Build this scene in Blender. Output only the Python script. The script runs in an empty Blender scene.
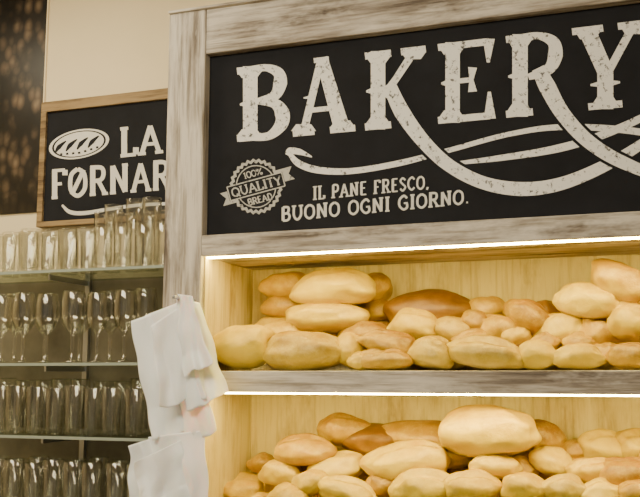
import bpy, bmesh, math, random
from mathutils import Vector, Euler, noise, Matrix
random.seed(4)
scene = bpy.context.scene
# ------------------------------------------------------------------ camera
F = 900.0
EYE = Vector((0, 0, 1.6))
cam_d = bpy.data.cameras.new('camera')
cam_d.sensor_width = 36; cam_d.lens = F / 640 * 36
cam = bpy.data.objects.new('camera', cam_d)
cam.location = EYE
cam.rotation_euler = Euler((math.radians(98.03), 0, math.radians(19.0)))
scene.collection.objects.link(cam); scene.camera = cam
R = cam.rotation_euler.to_matrix()
VD = R @ Vector((0, 0, -1))

def P(u, v, Y):
    """measured point on the real plane y=Y (metres)"""
    d = R @ Vector(((u - 320) / F, -(v - 248.5) / F, -1))
    return EYE + d * (Y / d.y)
def mpp(p):
    return (p - EYE).dot(VD) / F

# ------------------------------------------------------------------ materials
def new_mat(name):
    m = bpy.data.materials.new(name); m.use_nodes = True
    nt = m.node_tree
    return m, nt, nt.nodes['Principled BSDF']
def ramp(nt, stops):
    r = nt.nodes.new('ShaderNodeValToRGB')
    e = r.color_ramp.elements
    e[0].position, e[0].color = stops[0][0], (*stops[0][1], 1)
    e[1].position, e[1].color = stops[-1][0], (*stops[-1][1], 1)
    for p, c in stops[1:-1]:
        k = e.new(p); k.color = (*c, 1)
    return r
def noise_n(nt, scale=(1, 1, 1), s=1, detail=6, coord='Object', rough=.6, loc=(0, 0, 0)):
    tc = nt.nodes.new('ShaderNodeTexCoord'); mp = nt.nodes.new('ShaderNodeMapping')
    mp.inputs['Scale'].default_value = scale; mp.inputs['Location'].default_value = loc
    nz = nt.nodes.new('ShaderNodeTexNoise')
    nz.inputs['Scale'].default_value = s; nz.inputs['Detail'].default_value = detail
    nz.inputs['Roughness'].default_value = rough
    nt.links.new(tc.outputs[coord], mp.inputs[0]); nt.links.new(mp.outputs[0], nz.inputs[0])
    return nz
def mixc(nt, a, b, fac, mode='MIX'):
    m = nt.nodes.new('ShaderNodeMix'); m.data_type = 'RGBA'; m.blend_type = mode
    for sock, val in ((m.inputs[0], fac), (m.inputs[6], a), (m.inputs[7], b)):
        if hasattr(val, 'links'): nt.links.new(val, sock)
        elif isinstance(val, tuple): sock.default_value = (*val, 1)
        else: sock.default_value = val
    return m.outputs[2]
def bump(nt, b, h, strength=.3, dist=.01):
    bp = nt.nodes.new('ShaderNodeBump'); bp.inputs['Strength'].default_value = strength
    bp.inputs['Distance'].default_value = dist
    nt.links.new(h, bp.inputs['Height']); nt.links.new(bp.outputs[0], b.inputs['Normal'])

def wood(name, axis, light, mid, dark, loc=(0, 0, 0), rough=.75, wear=.5, fine=(.55, .52, .48), wide=22):
    m, nt, b = new_mat(name)
    sc = [wide] * 3; sc[axis] = 1.6
    n1 = noise_n(nt, tuple(sc), 1.0, 8, loc=loc, rough=.65)
    r1 = ramp(nt, [(.36, dark), (.47, mid), (.6, light)])
    nt.links.new(n1.outputs[0], r1.inputs[0])
    sc2 = [9, 9, 9]; sc2[axis] = 3
    n2 = noise_n(nt, tuple(sc2), 1.0, 5, loc=(3, 5, 1), rough=.7)
    r2 = ramp(nt, [(wear - .06, (0, 0, 0)), (wear + .12, (1, 1, 1))])
    nt.links.new(n2.outputs[0], r2.inputs[0])
    col = mixc(nt, r1.outputs[0], light, r2.outputs[0])
    sc3 = [70, 70, 70]; sc3[axis] = 4
    n3 = noise_n(nt, tuple(sc3), 1.0, 4)
    r3 = ramp(nt, [(.34, fine), (.5, (1, 1, 1))])
    nt.links.new(n3.outputs[0], r3.inputs[0])
    col = mixc(nt, col, r3.outputs[0], 1.0, 'MULTIPLY')
    nt.links.new(col, b.inputs['Base Color'])
    b.inputs['Roughness'].default_value = rough
    bump(nt, b, n1.outputs[0], .4, .006)
    return m
def plain(name, col, rough=.6, var=.0, s=5, metal=0.0):
    m, nt, b = new_mat(name)
    n = noise_n(nt, (1, 1, 1), s, 5)
    r = ramp(nt, [(.3, tuple(c * (1 - var) for c in col)), (.7, col)])
    nt.links.new(n.outputs[0], r.inputs[0]); nt.links.new(r.outputs[0], b.inputs['Base Color'])
    b.inputs['Roughness'].default_value = rough; b.inputs['Metallic'].default_value = metal
    return m

WL, WM, WD = (.64, .595, .51), (.34, .295, .24), (.10, .075, .055)
M_wh = wood('distressed_wood_horizontal', 0, WL, WM, WD, wear=.52)
M_wv = wood('distressed_wood_vertical', 2, WL, WM, WD, loc=(2, 0, 7), wear=.55)
M_in = wood('pale_panel_vertical', 2, (.72, .62, .29), (.58, .47, .20), (.34, .24, .09), loc=(7, 3, 1), wear=.46, fine=(.80, .76, .68), wide=11)
M_brown = wood('weathered_frame', 0, (.33, .23, .11), (.22, .145, .065), (.10, .06, .03), wear=.55)
M_board = plain('blackboard', (.0135, .0145, .0185), .85, .35, 9)
M_board.node_tree.nodes['Principled BSDF'].inputs['Specular IOR Level'].default_value = .25
M_wall = plain('cream_plaster', (.82, .70, .46), .9, .06, 3)
M_ceil = plain('ceiling_paint', (.7, .66, .58), .9, .05)
M_floor = plain('floor_tile', (.25, .2, .15), .4, .3, 8)
M_back = plain('grey_backsplash', (.24, .21, .145), .35, .5, 4)
M_metal = plain('brushed_steel', (.5, .5, .5), .35, .1, 5, 1.0)
M_counter = plain('counter_wood', (.2, .13, .08), .5, .3, 6)

def chalk(name, col, holes=.36):
    m, nt, b = new_mat(name)
    n = noise_n(nt, (1, 1, 1), 60, 6, rough=.75)
    r = ramp(nt, [(holes, (.08, .08, .08)), (holes + .07, col)])
    nt.links.new(n.outputs[0], r.inputs[0]); nt.links.new(r.outputs[0], b.inputs['Base Color'])
    b.inputs['Roughness'].default_value = .8
    return m
M_letter = chalk('cream_letter_paint', (.82, .82, .78), .375)
M_small = chalk('cream_small_paint', (.70, .69, .63), .27)
M_badge = chalk('cream_badge_paint', (.48, .475, .43), .36)

def bread_mat(name, top, mid, pale, floury=0):
    m, nt, b = new_mat(name)
    tc = nt.nodes.new('ShaderNodeTexCoord'); sp = nt.nodes.new('ShaderNodeSeparateXYZ')
    nt.links.new(tc.outputs['Generated'], sp.inputs[0])
    oi = nt.nodes.new('ShaderNodeObjectInfo')
    n = noise_n(nt, (1, 1, 1), 16, 6, rough=.6)
    ad = nt.nodes.new('ShaderNodeMath'); ad.operation = 'MULTIPLY_ADD'
    nt.links.new(n.outputs[0], ad.inputs[0]); ad.inputs[1].default_value = 1.5
    nt.links.new(sp.outputs[2], ad.inputs[2])
    a2 = nt.nodes.new('ShaderNodeMath'); a2.operation = 'MULTIPLY_ADD'
    nt.links.new(oi.outputs['Random'], a2.inputs[0]); a2.inputs[1].default_value = .45
    nt.links.new(ad.outputs[0], a2.inputs[2])
    dv = nt.nodes.new('ShaderNodeMath'); dv.operation = 'MULTIPLY'; dv.inputs[1].default_value = .42
    nt.links.new(a2.outputs[0], dv.inputs[0])
    r = ramp(nt, [(.3, pale), (.56, mid), (.88, top)])
    nt.links.new(dv.outputs[0], r.inputs[0])
    col = r.outputs[0]
    if floury:
        n2 = noise_n(nt, (1, 1, 1), 26, 8, rough=.8, loc=(4, 4, 4))
        r2 = ramp(nt, [(.50 - floury * .06, (0, 0, 0)), (.78 - floury * .06, (.5, .5, .5))])
        nt.links.new(n2.outputs[0], r2.inputs[0])
        col = mixc(nt, col, (.74, .60, .16), r2.outputs[0])
    nt.links.new(col, b.inputs['Base Color'])
    b.inputs['Roughness'].default_value = .42
    b.inputs['Specular IOR Level'].default_value = .5
    n3 = noise_n(nt, (1, 1, 1), 36, 6, rough=.65)
    bump(nt, b, n3.outputs[0], .4, .008)
    return m
BM = {
 'g': bread_mat('golden_crust', (.24, .112, .0), (.48, .285, .002), (.68, .49, .02), .2),
 'b': bread_mat('brown_crust', (.12, .050, .0), (.25, .118, .0), (.44, .25, .005)),
 'p': bread_mat('pale_crust', (.44, .26, .001), (.68, .49, .012), (.78, .62, .06), .4),
 'f': bread_mat('floury_crust', (.30, .17, .001), (.54, .38, .02), (.74, .59, .10), 1.0),
}
def emis(name, col, s):
    m, nt, b = new_mat(name)
    b.inputs['Base Color'].default_value = (*col, 1)
    b.inputs['Emission Color'].default_value = (*col, 1); b.inputs['Emission Strength'].default_value = s
    return m
M_led = emis('warm_led', (1.0, .73, .17), 98)

def glass_mat(name, tint, edge=.75, gl=(.95, .95, .92), base=.08, power=2.2):
    m, nt, b = new_mat(name)
    nt.nodes.remove(b)
    out = nt.nodes['Material Output']
    tr = nt.nodes.new('ShaderNodeBsdfTransparent'); tr.inputs[0].default_value = (*tint, 1)
    g = nt.nodes.new('ShaderNodeBsdfGlossy'); g.inputs['Color'].default_value = (*gl, 1); g.inputs['Roughness'].default_value = .06
    lw = nt.nodes.new('ShaderNodeLayerWeight'); lw.inputs[0].default_value = .5
    pw = nt.nodes.new('ShaderNodeMath'); pw.operation = 'POWER'; pw.inputs[1].default_value = power
    mr = nt.nodes.new('ShaderNodeMapRange'); mr.inputs[3].default_value = base; mr.inputs[4].default_value = edge
    nt.links.new(lw.outputs['Facing'], pw.inputs[0]); nt.links.new(pw.outputs[0], mr.inputs[0])
    mx = nt.nodes.new('ShaderNodeMixShader')
    nt.links.new(mr.outputs[0], mx.inputs[0]); nt.links.new(tr.outputs[0], mx.inputs[1]); nt.links.new(g.outputs[0], mx.inputs[2])
    nt.links.new(mx.outputs[0], out.inputs[0])
    return m
M_glass = glass_mat('clear_glass', (.98, .98, .955), .85, (.90, .89, .82))
M_gshelf = glass_mat('shelf_glass', (.86, .89, .83), .5, (.7, .8, .72))

# ------------------------------------------------------------------ helpers
def empty(name, loc=(0, 0, 0)):
    e = bpy.data.objects.new(name, None); e.location = loc
    scene.collection.objects.link(e); e.empty_display_size = .1
    return e
def mesh_obj(name, verts, faces, mat, parent=None, smooth=False):
    me = bpy.data.meshes.new(name); me.from_pydata([tuple(v) for v in verts], [], faces); me.update()
    if mat: me.materials.append(mat)
    if smooth:
        for p in me.polygons: p.use_smooth = True
    o = bpy.data.objects.new(name, me); scene.collection.objects.link(o)
    if parent:
        o.parent = parent; o.matrix_parent_inverse = Matrix.Translation(-parent.location)
    return o
def box(name, x0, x1, y0, y1, z0, z1, mat, parent=None, bev=0.0):
    v = [(x, y, z) for z in (z0, z1) for y in (y0, y1) for x in (x0, x1)]
    f = [(0, 2, 3, 1), (4, 5, 7, 6), (0, 1, 5, 4), (2, 6, 7, 3), (0, 4, 6, 2), (1, 3, 7, 5)]
    o = mesh_obj(name, v, f, mat, parent)
    if bev:
        b = o.modifiers.new('bevel', 'BEVEL'); b.width = bev; b.segments = 2
    return o

# ------------------------------------------------------------------ room
YW = 2.97
box('floor', -3.4, 2.6, -2.5, YW + .1, -.1, 0, M_floor)
box('wall_back', -3.4, 2.6, YW, YW + .1, 0, 3.2, M_wall)
box('wall_left', -3.5, -3.4, -2.5, YW + .1, 0, 3.2, M_wall)
box('wall_right', 2.6, 2.7, -2.5, YW + .1, 0, 3.2, M_wall)
box('ceiling', -3.5, 2.7, -2.5, YW + .1, 3.2, 3.3, M_ceil)

# ------------------------------------------------------------------ bakery cabinet
YF = 2.5
cab = empty('bakery_display_shelf', (-.1, 2.7, 0))
xL0 = P(169, 150, YF).x; xL1 = P(206, 150, YF).x
xR1 = 1.05; xR0 = .93
zTop = P(190, 13, YF).z
zSignT = P(210, 55, YF).z; zSignB = P(208, 236, YF).z
zLedB = P(208, 257, YF).z
zS1 = P(225, 371, YF).z; zS1b = P(225, 392, YF).z
zS2 = P(225, 532, YF).z; zS2b = zS2 - .06
YB = 2.87
box('post_left', xL0, xL1, YF - .02, YB, 0.0, zTop - .004, M_wv, cab, .004)
box('post_right', xR0, xR1, YF - .02, YB, 0.0, zTop - .004, M_wv, cab, .004)
box('top_plank', xL1, xR0, YF - .015, YF + .06, zSignT, zTop, M_wh, cab, .003)
box('top_cap', xL0, xR1, YF - .028, YB, zTop - .004, zTop + .005, M_wh, cab, .002)
box('sign_ledge', xL1, xR0, YF - .02, YB, zLedB, zSignB, M_wh, cab, .003)
box('shelf_upper', xL1, xR0, YF - .02, YB, zS1b, zS1, M_wh, cab, .003)
box('shelf_lower', xL1, xR0, YF - .02, YB, zS2b, zS2, M_wh, cab, .003)
box('back_panel', xL1 - .01, xR0 + .01, YB, YB + .02, 0.0, zTop, M_in, cab)
box('inner_side_left', xL1, xL1 + .006, YF + .0, YB, zS2, zLedB, M_in, cab)
box('inner_side_right', xR0 - .006, xR0, YF + .0, YB, zS2, zLedB, M_in, cab)
box('base_cupboard', xL1, xR0, YF, YB, 0.0, zS2b, M_wv, cab)
for i, x in enumerate((-.75, -.2, .35)):
    box('base_batten_%d' % i, x - .03, x + .03, YF - .012, YF, 0.05, zS2b - .02, M_wh, cab, .003)
box('led_strip_upper', xL1 + .01, xR0 - .01, YF - .002, YF + .016, zLedB - .004, zLedB, M_led, cab)
box('led_strip_lower', xL1 + .01, xR0 - .01, YF - .002, YF + .016, zS1b - .005, zS1b, M_led, cab)

# ------------------------------------------------------------------ flat painted lettering
class Painter:
    def __init__(s, Y, off=.001): s.Y = Y; s.items = []; s.n = 0; s.off = off
    def ribbon(s, pts, w, smooth=False, closed=False, dark=False):
        n = len(pts)
        ws = list(w) if hasattr(w, '__len__') else [w] * n
        pts = [Vector(p) for p in pts]
        if smooth:
            q, qw = [], []
            rng = n if closed else n - 1
            for i in range(rng):
                g = (lambda k: pts[k % n]) if closed else (lambda k: pts[max(0, min(n - 1, k))])
                a, b, c, d = g(i - 1), g(i), g(i + 1), g(i + 2)
                wa, wb = ws[i], ws[(i + 1) % n]
                for k in range(8):
                    t = k / 8
                    q.append(.5 * ((2 * b) + (c - a) * t + (2 * a - 5 * b + 4 * c - d) * t * t + (3 * b - a - 3 * c + d) * t ** 3))
                    qw.append(wa + (wb - wa) * t)
            if not closed: q.append(pts[-1]); qw.append(ws[-1])
            pts, ws = q, qw; n = len(pts)
        L, Rr = [], []
        for i in range(n):
            if closed: t = pts[(i + 1) % n] - pts[i - 1]
            else: t = pts[min(n - 1, i + 1)] - pts[max(0, i - 1)]
            if t.length < 1e-6: t = Vector((1, 0))
            t.normalize(); nn = Vector((-t.y, t.x)) * ws[i] / 2
            L.append(pts[i] + nn); Rr.append(pts[i] - nn)
        y = s.Y - s.off - s.n * 1.5e-5; s.n += 1
        v = [P(p.x, p.y, y) for p in L + Rr]
        f = [(i, (i + 1) % n, n + (i + 1) % n, n + i) for i in range(n if closed else n - 1)]
        s.items.append((v, f, dark))
    def fill(s, pts, dark=False):
        y = s.Y - s.off - s.n * 1.5e-5; s.n += 1
        s.items.append(([P(p[0], p[1], y) for p in pts], [tuple(range(len(pts)))], dark))
    def build(s, name, mat, parent):
        V, Fc, Mi = [], [], []
        for v, f, d in s.items:
            o = len(V); V += v
            for q in f: Fc.append(tuple(o + k for k in q)); Mi.append(1 if d else 0)
        ob = mesh_obj(name, V, Fc, mat, parent)
        ob.data.materials.append(M_board)
        for p, m in zip(ob.data.polygons, Mi): p.material_index = m
        return ob

G = {  # width, strokes(points, smooth), serifs
'A': (.8, [([(.1, 0), (.4, 1)], 0), ([(.4, 1), (.72, 0)], 0), ([(.22, .33), (.6, .33)], 0)], [(.1, 0), (.72, 0)]),
'B': (.7, [([(.15, 0), (.15, 1)], 0), ([(.15, 1), (.5, .97), (.55, .75), (.45, .54), (.15, .52)], 1), ([(.15, .52), (.5, .5), (.62, .27), (.5, .03), (.15, 0)], 1)], []),
'C': (.72, [([(.65, .8), (.42, 1), (.12, .75), (.1, .3), (.38, 0), (.65, .18)], 1)], []),
'D': (.75, [([(.15, 0), (.15, 1)], 0), ([(.15, 1), (.5, .95), (.66, .5), (.5, .05), (.15, 0)], 1)], []),
'E': (.66, [([(.15, 0), (.15, 1)], 0), ([(.1, 1), (.58, 1)], 0), ([(.15, .52), (.48, .52)], 0), ([(.1, 0), (.6, 0)], 0)], []),
'F': (.64, [([(.15, 0), (.15, 1)], 0), ([(.05, 1), (.58, 1)], 0), ([(.58, 1), (.58, .8)], 0), ([(.15, .5), (.45, .5)], 0)], [(.15, 0)]),
'G': (.76, [([(.65, .8), (.42, 1), (.12, .75), (.1, .3), (.38, 0), (.64, .12), (.64, .42)], 1), ([(.42, .45), (.7, .45)], 0)], []),
'I': (.36, [([(.18, 0), (.18, 1)], 0)], [(.18, 0), (.18, 1)]),
'L': (.62, [([(.15, 1), (.15, 0)], 0), ([(.02, 0), (.57, 0)], 0), ([(.57, 0), (.57, .26)], 0)], [(.15, 1)]),
'N': (.82, [([(.15, 0), (.15, 1)], 0), ([(.15, 1), (.65, 0)], 0), ([(.65, 0), (.65, 1)], 0)], [(.15, 0), (.65, 1)]),
'O': (.78, [([(.39, 1), (.12, .78), (.1, .25), (.39, 0), (.68, .25), (.66, .78), (.39, 1)], 1)], []),
'P': (.66, [([(.15, 0), (.15, 1)], 0), ([(.15, 1), (.5, .97), (.6, .72), (.48, .48), (.15, .46)], 1)], [(.15, 0)]),
'Q': (.8, [([(.39, 1), (.12, .78), (.1, .25), (.39, 0), (.68, .25), (.66, .78), (.39, 1)], 1), ([(.45, .25), (.75, -.1)], 0)], []),
'R': (.76, [([(.15, 0), (.15, 1)], 0), ([(.05, 1), (.5, .97), (.6, .74), (.48, .52), (.15, .5)], 1), ([(.38, .5), (.66, 0)], 0)], [(.15, 0), (.66, 0)]),
'S': (.62, [([(.54, .82), (.3, 1), (.08, .78), (.3, .52), (.54, .27), (.3, 0), (.06, .18)], 1)], []),
'T': (.66, [([(.33, 0), (.33, 1)], 0), ([(.04, 1), (.62, 1)], 0)], [(.33, 0)]),
'U': (.78, [([(.14, 1), (.14, .3), (.38, 0), (.64, .3), (.64, 1)], 1)], [(.14, 1), (.64, 1)]),
'Y': (.72, [([(.36, 0), (.36, .45)], 0), ([(.06, 1), (.36, .45)], 0), ([(.66, 1), (.36, .45)], 0)], [(.36, 0)]),
'1': (.36, [([(.05, .8), (.2, 1), (.2, 0)], 0)], [(.2, 0)]),
'0': (.6, [([(.3, 1), (.08, .78), (.08, .25), (.3, 0), (.52, .25), (.52, .78), (.3, 1)], 1)], []),
'%': (.8, [([(.1, 0), (.7, 1)], 0), ([(.2, 1), (.08, .85), (.2, .68), (.32, .85), (.2, 1)], 1), ([(.6, .32), (.48, .16), (.6, 0), (.72, .16), (.6, .32)], 1)], []),
'.': (.25, [([(.08, .06), (.2, .06)], 0)], []),
',': (.25, [([(.16, .1), (.08, -.12)], 0)], []),
' ': (.4, [], []),
'Ø': (.78, [([(.39, 1), (.12, .78), (.1, .25), (.39, 0), (.68, .25), (.66, .78), (.39, 1)], 1), ([(.14, .06), (.64, .94)], 0)], []),
}
def text(pt, s, a, b, h, w, serif=.16, up=None, sp=.0):
    tot = sum(G[c][0] + sp for c in s)
    a = Vector(a); b = Vector(b); ex = (b - a) / tot
    ey = Vector((0, -h)) if up is None else Vector(up) * h
    x = 0
    for c in s:
        g = G[c]
        for pts, sm in g[1]:
            vert = (not sm) and abs(pts[0][0] - pts[-1][0]) < .05
            horiz = (not sm) and abs(pts[0][1] - pts[-1][1]) < .05
            pt.ribbon([a + ex * (x + q[0]) + ey * q[1] for q in pts], w * (1.25 if vert else .75 if horiz else 1), smooth=bool(sm))
        for q in g[2]:
            o = a + ex * (x + q[0]) + ey * q[1]
            d = ex.normalized() * serif * h
            pt.ribbon([o - d, o + d], w * .7)
        x += g[0] + sp

# main sign
YS = 2.515
sign = empty('bakery_sign', (-.1, YS, 2.1))
box('sign_board', xL1 + .001, xR0 - .001, YS, YS + .012, zSignB + .0005, zSignT - .0005, M_board, sign)
pt = Painter(YS)
def base(u): return 142 - .089 * (u - 236)
def topv(u): return 68 - .119 * (u - 236)
def L(u0, u1, strokes):
    for pts, w, sm in strokes:
        q = []
        for x, y in pts:
            u = u0 + x * (u1 - u0)
            q.append((u, base(u) + (topv(u) - base(u)) * y))
        pt.ribbon(q, w, smooth=sm)
def serifs(xs, w=7):
    out = []
    for x0, x1, y in xs:
        out.append(([(x0, y), (x1, y)], w, False))
        m = (x0 + x1) / 2; s = 1 if y < .5 else -1
        out.append(([(m, y + s * .02), (m, y + s * .11)], [25, 15], False))
    return out
# swooshes first
pt.ribbon([(288, 151), (298, 163), (318, 170), (352, 171), (400, 163), (450, 150), (510, 134), (565, 127), (640, 132), (720, 150)], [3, 7, 7, 6, 6, 5, 5, 6, 7, 3], True)
pt.ribbon([(287, 155), (290, 151), (300, 152), (312, 157)], [3, 7, 6, 1], True)
pt.ribbon([(440, 165), (500, 158), (560, 148), (610, 132), (660, 108), (720, 70)], [2, 6, 8, 8, 7, 3], True)
kleg = [(389, 84), (402, 112), (424, 142), (450, 166), (484, 183), (522, 189), (560, 184), (600, 168), (640, 145), (700, 100)]
pt.ribbon(kleg, [18, 22, 20, 19, 19, 20, 19, 17, 16, 6], True, dark=True)
pt.ribbon(kleg, [13, 16, 14, 13, 13, 14, 13, 12, 10, 3], True)
rleg = [(538, 68), (547, 86), (563, 114), (588, 141), (622, 162), (670, 178), (740, 180)]
pt.ribbon(rleg, [20, 24, 21, 20, 19, 16, 6], True, dark=True)
pt.ribbon(rleg, [13, 17, 15, 14, 13, 10, 3], True)
L(237, 286, serifs([(0, .5, .045), (0, .5, .955)]) + [
 ([(.27, 0), (.27, 1)], 14.5, False), ([(.06, .5), (.3, .5)], [2, 10], False),
 ([(.3, .955), (.6, .955), (.84, .87), (.88, .73), (.76, .57), (.4, .52)], [7, 7, 11, 14, 10, 5], True),
 ([(.4, .52), (.76, .47), (.92, .33), (.9, .18), (.66, .045), (.3, .045)], [5, 10, 15, 13, 8, 7], True)])
L(294, 354, serifs([(-.02, .34, .045), (.6, 1.02, .045)], 6.5) + [
 ([(.45, .98), (.16, .05)], 7.5, False), ([(.46, 1.0), (.8, .05)], [12, 16], False),
 ([(.25, .33), (.7, .33)], 5, False), ([(.33, .975), (.58, .975)], 5, False), ([(.16, .5), (.34, .5)], [1, 6], False)])
L(365, 427, serifs([(0, .42, .045), (0, .42, .955), (.58, .98, .955)]) + [
 ([(.21, 0), (.21, 1)], 14.5, False), ([(.02, .5), (.2, .5)], [2, 10], False), ([(.3, .42), (.5, .62), (.8, .95)], [8, 7, 8], False)])
L(438, 492, serifs([(0, .5, .045), (0, .5, .955)]) + [
 ([(.27, 0), (.27, 1)], 14.5, False), ([(.06, .5), (.25, .5)], [2, 10], False),
 ([(.2, .955), (.94, .955)], 7, False), ([(.94, .99), (.93, .7)], [12, 3], False),
 ([(.2, .045), (.96, .045)], 7, False), ([(.96, .01), (.95, .34)], [12, 3], False),
 ([(.3, .51), (.62, .51)], 5, False), ([(.64, .36), (.62, .51), (.64, .66)], [9, 4, 9], False)])
L(506, 562, serifs([(0, .48, .045), (0, .48, .955)]) + [
 ([(.25, 0), (.25, 1)], 15.5, False), ([(.04, .5), (.25, .5)], [2, 10], False),
 ([(.25, .955), (.58, .955), (.84, .86), (.88, .7), (.76, .54), (.4, .47)], [7, 7, 12, 15, 11, 6], True)])
L(572, 646, serifs([(0, .42, .955), (.62, 1.02, .955), (.22, .68, .045)]) + [
 ([(.2, .96), (.46, .42)], [17, 16], False), ([(.84, .96), (.48, .42)], 8, False), ([(.45, .5), (.45, 0)], 16, False),
 ([(.25, .3), (.45, .3)], [2, 8], False), ([(.65, .3), (.45, .3)], [2, 8], False)])
pt.build('lettering', M_letter, sign)
ps = Painter(YS)
text(ps, 'IL PANE FRESCO,', (313, 199.5), (430, 188), 12.5, 1.9, sp=.12)
text(ps, 'BUONO OGNI GIORNO.', (281, 221), (470, 203), 13.5, 2.3, sp=.1)
ps.build('small_lettering', M_small, sign)
# badge
ps = Painter(YS)
c = Vector((256, 186.5)); K = .94
def circ(r, n=28, k=1.0): return [(c.x + r * K * math.cos(6.2832 * i / n), c.y + r * K * k * math.sin(6.2832 * i / n)) for i in range(n)]
scal = []
for i in range(56):
    a = 6.2832 * i / 56; r = (25.5 + (1.2 if i % 2 else -1)) * K
    scal.append((c.x + r * math.cos(a), c.y + r * math.sin(a) * 1.06))
ps.ribbon(scal, 3.2, closed=True)
ps.ribbon(circ(21, 32, 1.06), 1.1, closed=True)
ex = Vector((.965, -.262)); ey = Vector((-.262, -.965))
def T(x, y): return c + (ex * x + ey * y) * K
ps.fill([T(-39, -11), T(-22, -11), T(-22, 3), T(-39, 3), T(-34, -4)])
ps.fill([T(22, 11), T(22, -3), T(42, -3), T(37, 4), T(42, 11)])
ps.fill([T(-31, -8), T(31, -8), T(31, 8), T(-31, 8)], dark=True)
ps.ribbon([T(-30, -7.5), T(30, -7.5)], 1.2); ps.ribbon([T(-30, 7.5), T(30, 7.5)], 1.2)
ps.ribbon([T(-30, -7.5), T(-30, 7.5)], 1.2); ps.ribbon([T(30, -7.5), T(30, 7.5)], 1.2)
text(ps, 'QUALITY', T(-27, -4.5), T(28, -4.5), 8.5, 1.5, up=ey)
text(ps, '100%', T(-10, 11), T(11, 11), 6.2, 1.1, up=ey)
text(ps, 'BREAD', T(-13, -17.5), T(14, -17.5), 6.2, 1.2, up=ey)
ps.build('badge', M_badge, sign)

# ------------------------------------------------------------------ left sign
YL = 2.945
s2 = empty('chalkboard_sign', (-1.8, YL, 2.2))
a0 = P(46, 160, YL).x; z1 = P(46, 113, YL).z; z0 = P(46, 222, YL).z
box('sign_panel', a0, -1.15, YL, YW - .001, z0, z1, M_board, s2)
box('frame_top', a0 - .025, -1.15, YL - .012, YW - .001, z1, z1 + .042, M_brown, s2, .002)
box('frame_bottom', a0 - .025, -1.15, YL - .012, YW - .001, z0 - .02, z0, M_brown, s2, .002)
box('frame_left', a0 - .025, a0, YL - .012, YW - .001, z0, z1, M_brown, s2, .002)
p2 = Painter(YL)
text(p2, 'LA', (120, 156), (163, 151.5), 27, 4.6, .15, sp=.06)
text(p2, 'FØRNARI', (51, 198), (183, 187), 27, 4.2, .11, sp=.08)
p2.ribbon([(62, 205), (70, 212), (85, 213), (110, 209), (140, 205), (185, 203)], [2, 4, 4, 3.5, 3.5, 3], True)
N_ = 36
def ov(t, k):
    a = t * 6.28318 / N_
    return (79 + 29 * k * math.cos(a), 144 - 4.5 * k * math.cos(a) + 14 * k * math.sin(a))
p2.fill([ov(t, 1.04) for t in range(N_)])
p2.fill([ov(t, .93) for t in range(N_)], dark=True)
p2.fill([ov(t, .86) for t in range(N_)])
for i, x in enumerate((60, 71, 82, 93)):
    yy = 143 - (x - 79) * .16
    p2.ribbon([(x - 5, yy + 7), (x - 1, yy + 1), (x + 6, yy - 5)], [1, 4.5, 1], True, dark=True)
for i in range(7):
    x = 60 + i * 6; yy = 153 - (x - 79) * .2 - abs(x - 79) * .12
    p2.ribbon([(x, yy), (x + 2.4, yy - .5)], 2, dark=True)
p2.build('lettering', M_small, s2)

# poster top-left (coffee beans)
mp_, nt, b = new_mat('coffee_bean_print')
tc = nt.nodes.new('ShaderNodeTexCoord'); vo = nt.nodes.new('ShaderNodeTexVoronoi'); vo.inputs['Scale'].default_value = 24
mpn = nt.nodes.new('ShaderNodeMapping'); mpn.inputs['Scale'].default_value = (1, .001, .6); mpn.inputs['Rotation'].default_value = (0, .7, 0)
nt.links.new(tc.outputs['Object'], mpn.inputs[0]); nt.links.new(mpn.outputs[0], vo.inputs[0])
r = ramp(nt, [(0, (.19, .14, .09)), (.35, (.08, .054, .034)), (.6, (.010, .008, .007))])
nt.links.new(vo.outputs['Distance'], r.inputs[0])
nn = noise_n(nt, (1, 1, 1), 5.5, 4, loc=(1, 0, 2)); rr = ramp(nt, [(.42, (.15, .15, .15)), (.60, (1, 1, 1))]); nt.links.new(nn.outputs[0], rr.inputs[0])
nt.links.new(mixc(nt, r.outputs[0], rr.outputs[0], 1.0, 'MULTIPLY'), b.inputs['Base Color']); b.inputs['Roughness'].default_value = .35
YP = 2.962
xp = P(43, 100, YP).x
pz0 = P(20, 213, YP).z
pos = empty('coffee_poster', (xp - .4, YP, 2.5))
box('poster_print', xp - .8, xp, YP, YW, pz0, 3.19, mp_, pos)
box('poster_edge', xp, xp + .006, YP, YW, pz0, 3.19, M_wall, pos)

# ------------------------------------------------------------------ glass shelving
gl = empty('glass_shelf_unit', (-1.9, 2.8, 1.6))
xg0 = -2.75; xg1 = xL0 - .02
shelf_v = [269, 363, 437, 520]
GZ = [P(80, v, 2.66).z for v in shelf_v]
box('backsplash', xg0, xg1 + .25, YW - .012, YW - .002, .92, GZ[0] + .0, M_back, gl)
M_edge = plain('shelf_edge', (.33, .38, .32), .2)
for i, z in enumerate(GZ):
    box('shelf_%d' % (i + 1), xg0, xg1, 2.66, YW - .02, z - .008, z, M_gshelf, gl)
    box('shelf_trim_%d' % (i + 1), xg0, xg1, 2.653, 2.66, z - .009, z + .001, M_edge, gl)
for i, x in enumerate((-2.55, -1.95, xg1 - .02)):
    box('rail_%d' % (i + 1), x - .01, x + .01, YW - .03, YW - .012, .92, GZ[0] + .02, M_metal, gl)
    for j, z in enumerate(GZ):
        box('bracket_%d_%d' % (i + 1, j + 1), x - .004, x + .004, 2.70, YW - .02, z - .028, z - .009, M_metal, gl)
ctr = empty('back_counter', (-2, 2.75, .45))
box('counter_body', -3.3, xg1, 2.5, YW - .001, 0, .88, M_counter, ctr, .004)
box('counter_top', -3.35, xg1, 2.46, YW - .001, .88, .92, M_metal, ctr, .004)

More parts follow.
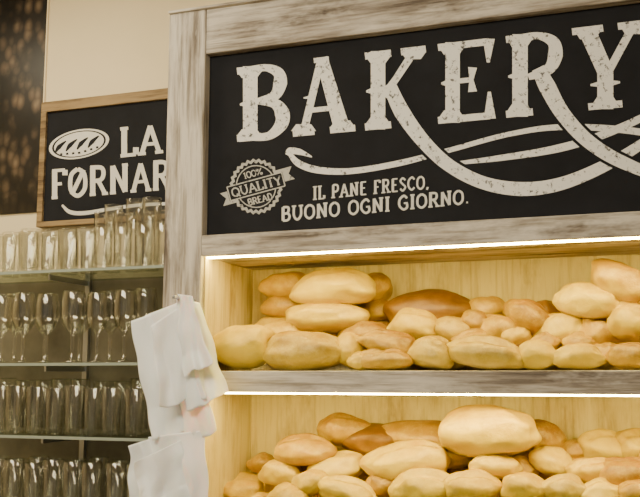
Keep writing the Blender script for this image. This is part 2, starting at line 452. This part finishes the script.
def lathe(name, prof, seg=24, flute=0):
    V, Fc = [], []
    for r_, z in prof:
        for i in range(seg):
            a = 6.28318 * i / seg
            rr_ = r_ * (1 - flute * (i % 2)) if r_ > .02 else r_
            V.append((rr_ * math.cos(a), rr_ * math.sin(a), z))
    for j in range(len(prof) - 1):
        for i in range(seg):
            k = (i + 1) % seg
            Fc.append((j * seg + i, j * seg + k, (j + 1) * seg + k, (j + 1) * seg + i))
    me = bpy.data.meshes.new(name); me.from_pydata(V, [], Fc); me.update(); me.materials.append(M_glass)
    for p in me.polygons: p.use_smooth = True
    return me
tumb = lathe('tumbler', [(.001, .004), (.030, .002), (.032, .006), (.034, .05), (.038, .13), (.0385, .132), (.037, .13), (.031, .018), (.001, .014)], 28, .05)
high = lathe('highball', [(.001, .003), (.031, .002), (.033, .008), (.034, .1), (.037, .225), (.0362, .226), (.0345, .22), (.030, .022), (.001, .016)], 28, .05)
wine = lathe('wine_glass', [(.001, .006), (.036, .001), (.037, .003), (.012, .010), (.0065, .02), (.006, .088), (.010, .102), (.030, .122), (.043, .158), (.042, .20), (.036, .238), (.035, .241), (.0345, .238), (.040, .20), (.041, .158), (.028, .126), (.001, .108)], 28)
sets = empty('drinking_glasses', (-1.9, 2.8, 1.7))
cnt = [0]
def put(me, x, y, z, s=1.0, sz=1.0):
    cnt[0] += 1
    o = bpy.data.objects.new('glass_%d' % cnt[0], me); scene.collection.objects.link(o)
    o.parent = sets; o.matrix_parent_inverse = Matrix.Translation(-sets.location)
    o.location = (x, y, z + .0005); o.scale = (s, s, s * sz); o.rotation_euler = (0, 0, random.random() * 6)
def row(me, u0, u1, Y, z, step, s=1, sz=1, jit=.006):
    x0 = P(u0, 300, Y).x; x1 = P(u1, 300, Y).x; x = x0
    while x <= x1:
        put(me, x + random.uniform(-jit, jit), Y + random.uniform(-jit, jit), z, s * random.uniform(.97, 1.03), sz * random.uniform(.97, 1.03)); x += step
row(tumb, 6, 90, 2.71, GZ[0], .082, .95, 1.15)
row(tumb, 10, 90, 2.82, GZ[0], .085, .95, 1.35)
row(high, 102, 175, 2.71, GZ[0], .080, .95, .95)
row(high, 112, 165, 2.81, GZ[0], .080, .95, 1.18)
row(wine, 2, 150, 2.72, GZ[1], .104, 1.02, 1.0)
row(wine, 16, 160, 2.84, GZ[1], .14, 1.02, 1.05)
row(tumb, 4, 145, 2.71, GZ[2], .078, .94, 1.3)
row(high, 10, 160, 2.82, GZ[2], .082, .95, .88)
row(high, 4, 145, 2.71, GZ[3], .08, .95, .85)
row(high, 8, 160, 2.82, GZ[3], .084, .95, .85)

# ------------------------------------------------------------------ breads
def bread(parent, u, v, w, h, Y, kind='g', tilt=0, slash=1, yaw=None, i=[0]):
    i[0] += 1
    p = P(u, v, Y); s = mpp(p)
    a = w * s / 2 * 1.09; hz = h * s / 2 * 1.12
    dy = min(max(hz * 1.15, a * .55), .085)
    seg, rg = 44, 40
    V, Fc = [], []
    off = Vector((random.random() * 50, random.random() * 50, 0))
    bend = random.uniform(-.22, .22)
    taper = random.uniform(.0, .55) if w < 60 else random.uniform(-.1, .15)
    blunt = random.uniform(.82, 1.0)
    skew = random.uniform(-.18, .18)
    gy = random.uniform(-.55, -.05)
    for j in range(rg + 1):
        th = math.pi * j / rg
        cx = math.cos(th); sr = math.sin(th)
        x = math.copysign(abs(cx) ** blunt, cx)
        rr_ = sr ** (.8 + taper) * (1 + skew * cx)
        for k in range(seg):
            ph = 2 * math.pi * k / seg
            y = rr_ * math.cos(ph); z = rr_ * math.sin(ph)
            if z < -.1: z = -.1 + (z + .1) * .78
            q = Vector((x, y, z))
            d = 1 + .16 * noise.noise(q * 1.3 + off) + .045 * noise.noise(q * 3.2 + off)
            g = 0
            if slash == 1 and z > -.1:
                c_ = y - gy - .2 * x
                win = max(0, 1 - (x / .85) ** 4)
                g = (.34 * math.exp(-(c_ / .10) ** 2) - .09 * math.exp(-((c_ - .24) / .15) ** 2)) * win
            V.append((x * d * a, y * d * dy, (z * (d - g) + bend * (x * x - .3)) * hz))
    for j in range(rg):
        for k in range(seg):
            k2 = (k + 1) % seg
            Fc.append((j * seg + k, (j + 1) * seg + k, (j + 1) * seg + k2, j * seg + k2))
    o = mesh_obj('bread_%d' % i[0], V, Fc, BM[kind], None, True)
    o.parent = parent; o.matrix_parent_inverse = Matrix.Translation(-parent.location)
    o.location = p
    o.rotation_euler = (random.uniform(-.15, .15), math.radians(tilt), yaw if yaw is not None else random.uniform(-.25, .25))
    return o
up = empty('bread_assortment', (-.5, 2.65, zS1))
A, B_, C_ = 2.60, 2.69, 2.79
for t in [
 (285, 287, 48, 27, C_, 'g', 0, 0), (282, 308, 44, 24, C_, 'g', 0, 0), (276, 329, 44, 22, C_, 'p', 0, 0), (281, 350, 44, 26, C_, 'p', 0, 0),
 (332, 291, 84, 35, 2.73, 'p', 0, 1), (374, 289, 34, 29, 2.82, 'g', 0, 0), (376, 312, 34, 25, 2.82, 'g', 0, 0), (378, 332, 34, 24, 2.82, 'g', 0, 0),
 (328, 319, 82, 30, 2.71, 'p', 0, 0), (330, 338, 76, 26, 2.78, 'g', 0, 0), (280, 334, 50, 24, 2.70, 'p', 0, 0),
 (430, 313, 84, 42, C_, 'b', 0, 0), (432, 340, 80, 40, C_, 'b', 0, 0), (487, 310, 36, 26, C_, 'g', 0, 0), (487, 332, 40, 26, C_, 'g', 0, 0),
 (523, 314, 38, 26, C_, 'g', 10, 0), (522, 340, 46, 30, C_, 'g', 0, 0), (545, 316, 34, 28, C_, 'b', 0, 0), (568, 332, 50, 34, C_, 'g', 0, 0), (560, 350, 60, 30, C_, 'g', 0, 0),
 (588, 303, 62, 36, B_, 'p', 8, 0), (622, 286, 60, 40, B_, 'g', 25, 1), (625, 312, 46, 30, C_, 'g', 0, 0), (655, 305, 40, 36, B_, 'g', 0, 1),
 (413, 329, 52, 32, B_, 'p', 0, 1), (455, 332, 42, 30, B_, 'f', 10, 0), (497, 330, 46, 29, B_, 'g', 5, 1), (530, 320, 46, 32, B_, 'g', 30, 1),
 (560, 333, 46, 36, B_, 'p', -15, 1), (600, 336, 48, 34, B_, 'g', 15, 1), (630, 325, 40, 40, 2.66, 'p', 10, 1), (364, 337, 48, 28, B_, 'g', 0, 0), (476, 322, 30, 22, B_, 'g', 20, 0), (515, 338, 30, 22, 2.66, 'p', -20, 1), (580, 345, 32, 22, 2.64, 'g', 10, 1), (545, 344, 30, 20, 2.64, 'g', 0, 1), (470, 340, 32, 20, 2.65, 'g', -10, 1),
 (470, 348, 44, 26, B_, 'b', 0, 0), (515, 348, 44, 26, B_, 'b', 0, 0), (400, 352, 50, 26, B_, 'b', 0, 0), (560, 355, 40, 22, B_, 'b', 0, 0),
 (660, 335, 40, 36, B_, 'g', 0, 1),
 (243, 349, 60, 43, A, 'p', 0, 0), (306, 353, 80, 40, A, 'f', 0, 0), (352, 352, 34, 34, 2.63, 'p', 0, 0), (388, 345, 58, 25, A, 'g', 12, 1),
 (385, 361, 56, 22, 2.56, 'g', 0, 1), (361, 362, 28, 18, 2.56, 'p', 0, 0), (431, 355, 46, 31, 2.58, 'f', 10, 1), (486, 355, 76, 33, 2.58, 'f', 8, 1), (452, 362, 32, 19, 2.63, 'g', 0, 1),
 (537, 357, 42, 28, 2.58, 'p', 0, 0), (520, 362, 30, 19, 2.64, 'g', 0, 1), (579, 358, 50, 26, 2.58, 'p', 0, 1), (605, 356, 32, 27, 2.64, 'g', 0, 1), (631, 358, 44, 26, 2.58, 'g', 5, 1), (672, 356, 44, 28, 2.58, 'g', 0, 1),
]: bread(up, *t)
lo = empty('bread_assortment', (-.5, 2.65, zS2))
rows = [
 (345, 432, 56, 30, C_, 'g', 0, 1), (372, 441, 70, 32, C_, 'b', 0, 0), (418, 437, 84, 30, C_, 'g', 0, 0), (542, 438, 42, 30, C_, 'g', 0, 0), (606, 448, 52, 32, C_, 'p', 0, 1), (640, 448, 46, 34, C_, 'p', 0, 1),
 (487, 433, 92, 50, 2.66, 'p', 0, 0), (305, 453, 60, 30, B_, 'g', 0, 1), (337, 468, 54, 28, B_, 'p', -10, 1), (405, 465, 86, 38, 2.66, 'p', -8, 1),
 (552, 463, 42, 28, B_, 'p', 10, 0), (575, 452, 36, 22, C_, 'g', 0, 0), (495, 467, 48, 24, 2.63, 'p', 0, 1), (452, 462, 44, 26, C_, 'g', 0, 0), (592, 472, 44, 26, 2.64, 'p', 0, 1), (626, 476, 54, 34, 2.63, 'g', 0, 1),
 (281, 475, 42, 28, B_, 'p', 0, 0), (242, 492, 42, 24, B_, 'p', 0, 0), (262, 465, 30, 20, C_, 'g', 0, 0), (310, 484, 40, 24, 2.6, 'p', -15, 0), (349, 493, 60, 26, 2.58, 'p', 10, 1), (384, 486, 34, 24, 2.64, 'g', 0, 0),
 (425, 489, 62, 34, 2.58, 'p', -5, 1), (472, 489, 56, 32, 2.58, 'p', 0, 1), (524, 489, 44, 30, 2.58, 'p', 0, 0), (520, 470, 36, 22, B_, 'g', 0, 0), (562, 490, 44, 28, 2.58, 'f', 0, 1), (600, 496, 46, 28, 2.58, 'p', 0, 1), (645, 498, 54, 32, 2.58, 'g', 0, 1),
 (288, 500, 44, 28, 2.58, 'p', 0, 0), (660, 470, 50, 40, B_, 'g', 0, 0),
]
for t in rows: bread(lo, *t)
x = 235
while x < 690:   # lower layers resting on the shelf
    bread(lo, x, 521, random.uniform(44, 62), 28, 2.58, random.choice('gpf'), 0, 1)
    bread(lo, x + 20, 510, random.uniform(44, 62), 34, B_, random.choice('gp'), 0, 0)
    bread(lo, x + 8, 495, random.uniform(48, 66), 40, C_, random.choice('gp'), 0, 0)
    bread(lo, x + 28, 470, random.uniform(46, 60), 34, 2.80, random.choice('gb'), 0, 0) if x > 255 else None
    x += 46

# ------------------------------------------------------------------ hanging white paper bags
mb, nt, b = new_mat('white_paper')
b.inputs['Base Color'].default_value = (.95, .945, .93, 1); b.inputs['Roughness'].default_value = .5
b.inputs['Subsurface Weight'].default_value = .15; b.inputs['Subsurface Scale'].default_value = .02
nz = noise_n(nt, (1, 1, .6), 14, 3); bump(nt, b, nz.outputs[0], .3, .01)
bags = empty('hanging_paper_bags', P(180, 300, 2.44))
def leaf(name, quad, Y0, turn, fold, seed):
    """one soft white sheet/bag, turned slightly, with creases"""
    TL, TR, BR, BL = [Vector(q) for q in quad]
    V, Fc = [], []; N, M = 48, 48
    for j in range(M + 1):
        t = j / M
        for i in range(N + 1):
            s = i / N
            p = (TL * (1 - s) + TR * s) * (1 - t) + (BL * (1 - s) + BR * s) * t
            hemv = 8 * noise.noise(Vector((s * 3, 1, seed))) * t
            cre = abs(s - (.45 + .2 * math.sin(seed) + .25 * (t - .5)))
            y = Y0 + turn * (s - .5) + fold * (cre - .3) * (.4 + .6 * t) - .014 * noise.noise(Vector((s * 2.5, t * 2.5, seed)))
            y += .008 * math.sin(s * 12 + seed * 2 + 2.5 * t) * (.25 + .75 * t)
            curl = -.012 * max(0, t - .75) * 4 * (1 if int(seed) % 2 else .2)
            V.append(P(p.x + 4 * noise.noise(Vector((seed, t * 3.5, s))), p.y + hemv, min(y + curl, 2.476)))
    for j in range(M):
        for i in range(N):
            a = j * (N + 1) + i; Fc.append((a, a + 1, a + N + 2, a + N + 1))
    o = mesh_obj(name, V, Fc, mb, bags, True)
    so = o.modifiers.new('solid', 'SOLIDIFY'); so.thickness = .001
leaf('bag_1', [(131, 321), (176, 307), (196, 428), (152, 441)], 2.447, .035, .06, 1.0)
leaf('bag_2', [(148, 314), (186, 299), (216, 430), (176, 441)], 2.425, -.04, .06, 2.3)
leaf('bag_3', [(176, 297), (199, 303), (229, 392), (186, 412)], 2.408, .04, .06, 3.1)
leaf('bag_4', [(152, 326), (188, 301), (206, 398), (158, 408)], 2.390, .04, -.06, 4.7)
leaf('bag_5', [(177, 294), (191, 296), (212, 362), (184, 376)], 2.372, -.03, .03, 5.2)
leaf('bag_6', [(128, 446), (168, 434), (178, 525), (130, 530)], 2.447, .045, .06, 6.1)
leaf('bag_7', [(148, 437), (204, 430), (212, 520), (160, 530)], 2.425, -.045, .06, 7.6)
leaf('bag_8', [(134, 462), (182, 440), (192, 500), (142, 520)], 2.395, .04, -.06, 9.2)
hp = P(184, 299, 2.42)
box('hook', hp.x - .006, hp.x + .006, 2.355, 2.4795, hp.z - .004, hp.z + .006, M_metal, bags, .002)

# ------------------------------------------------------------------ lights
def area(name, loc, rot, sx, sy, e_, col):
    l = bpy.data.lights.new(name, 'AREA'); l.shape = 'RECTANGLE'; l.size = sx; l.size_y = sy; l.energy = e_; l.color = col
    o = bpy.data.objects.new(name, l); o.location = loc; o.rotation_euler = rot; scene.collection.objects.link(o); return o
area('ceiling_light_room', (-1.2, .4, 3.15), (math.radians(35), 0, 0), 2.0, .8, 115, (1, .87, .64))
area('glass_fill_light', (-2.3, 2.1, 3.15), (math.radians(5), 0, 0), 1.2, .4, 20, (1, .85, .58))  # unseen light, added above the glasses to give them highlights
w = bpy.data.worlds.new('world'); w.use_nodes = True; scene.world = w
w.node_tree.nodes['Background'].inputs[0].default_value = (1, .90, .74, 1)
w.node_tree.nodes['Background'].inputs[1].default_value = .36
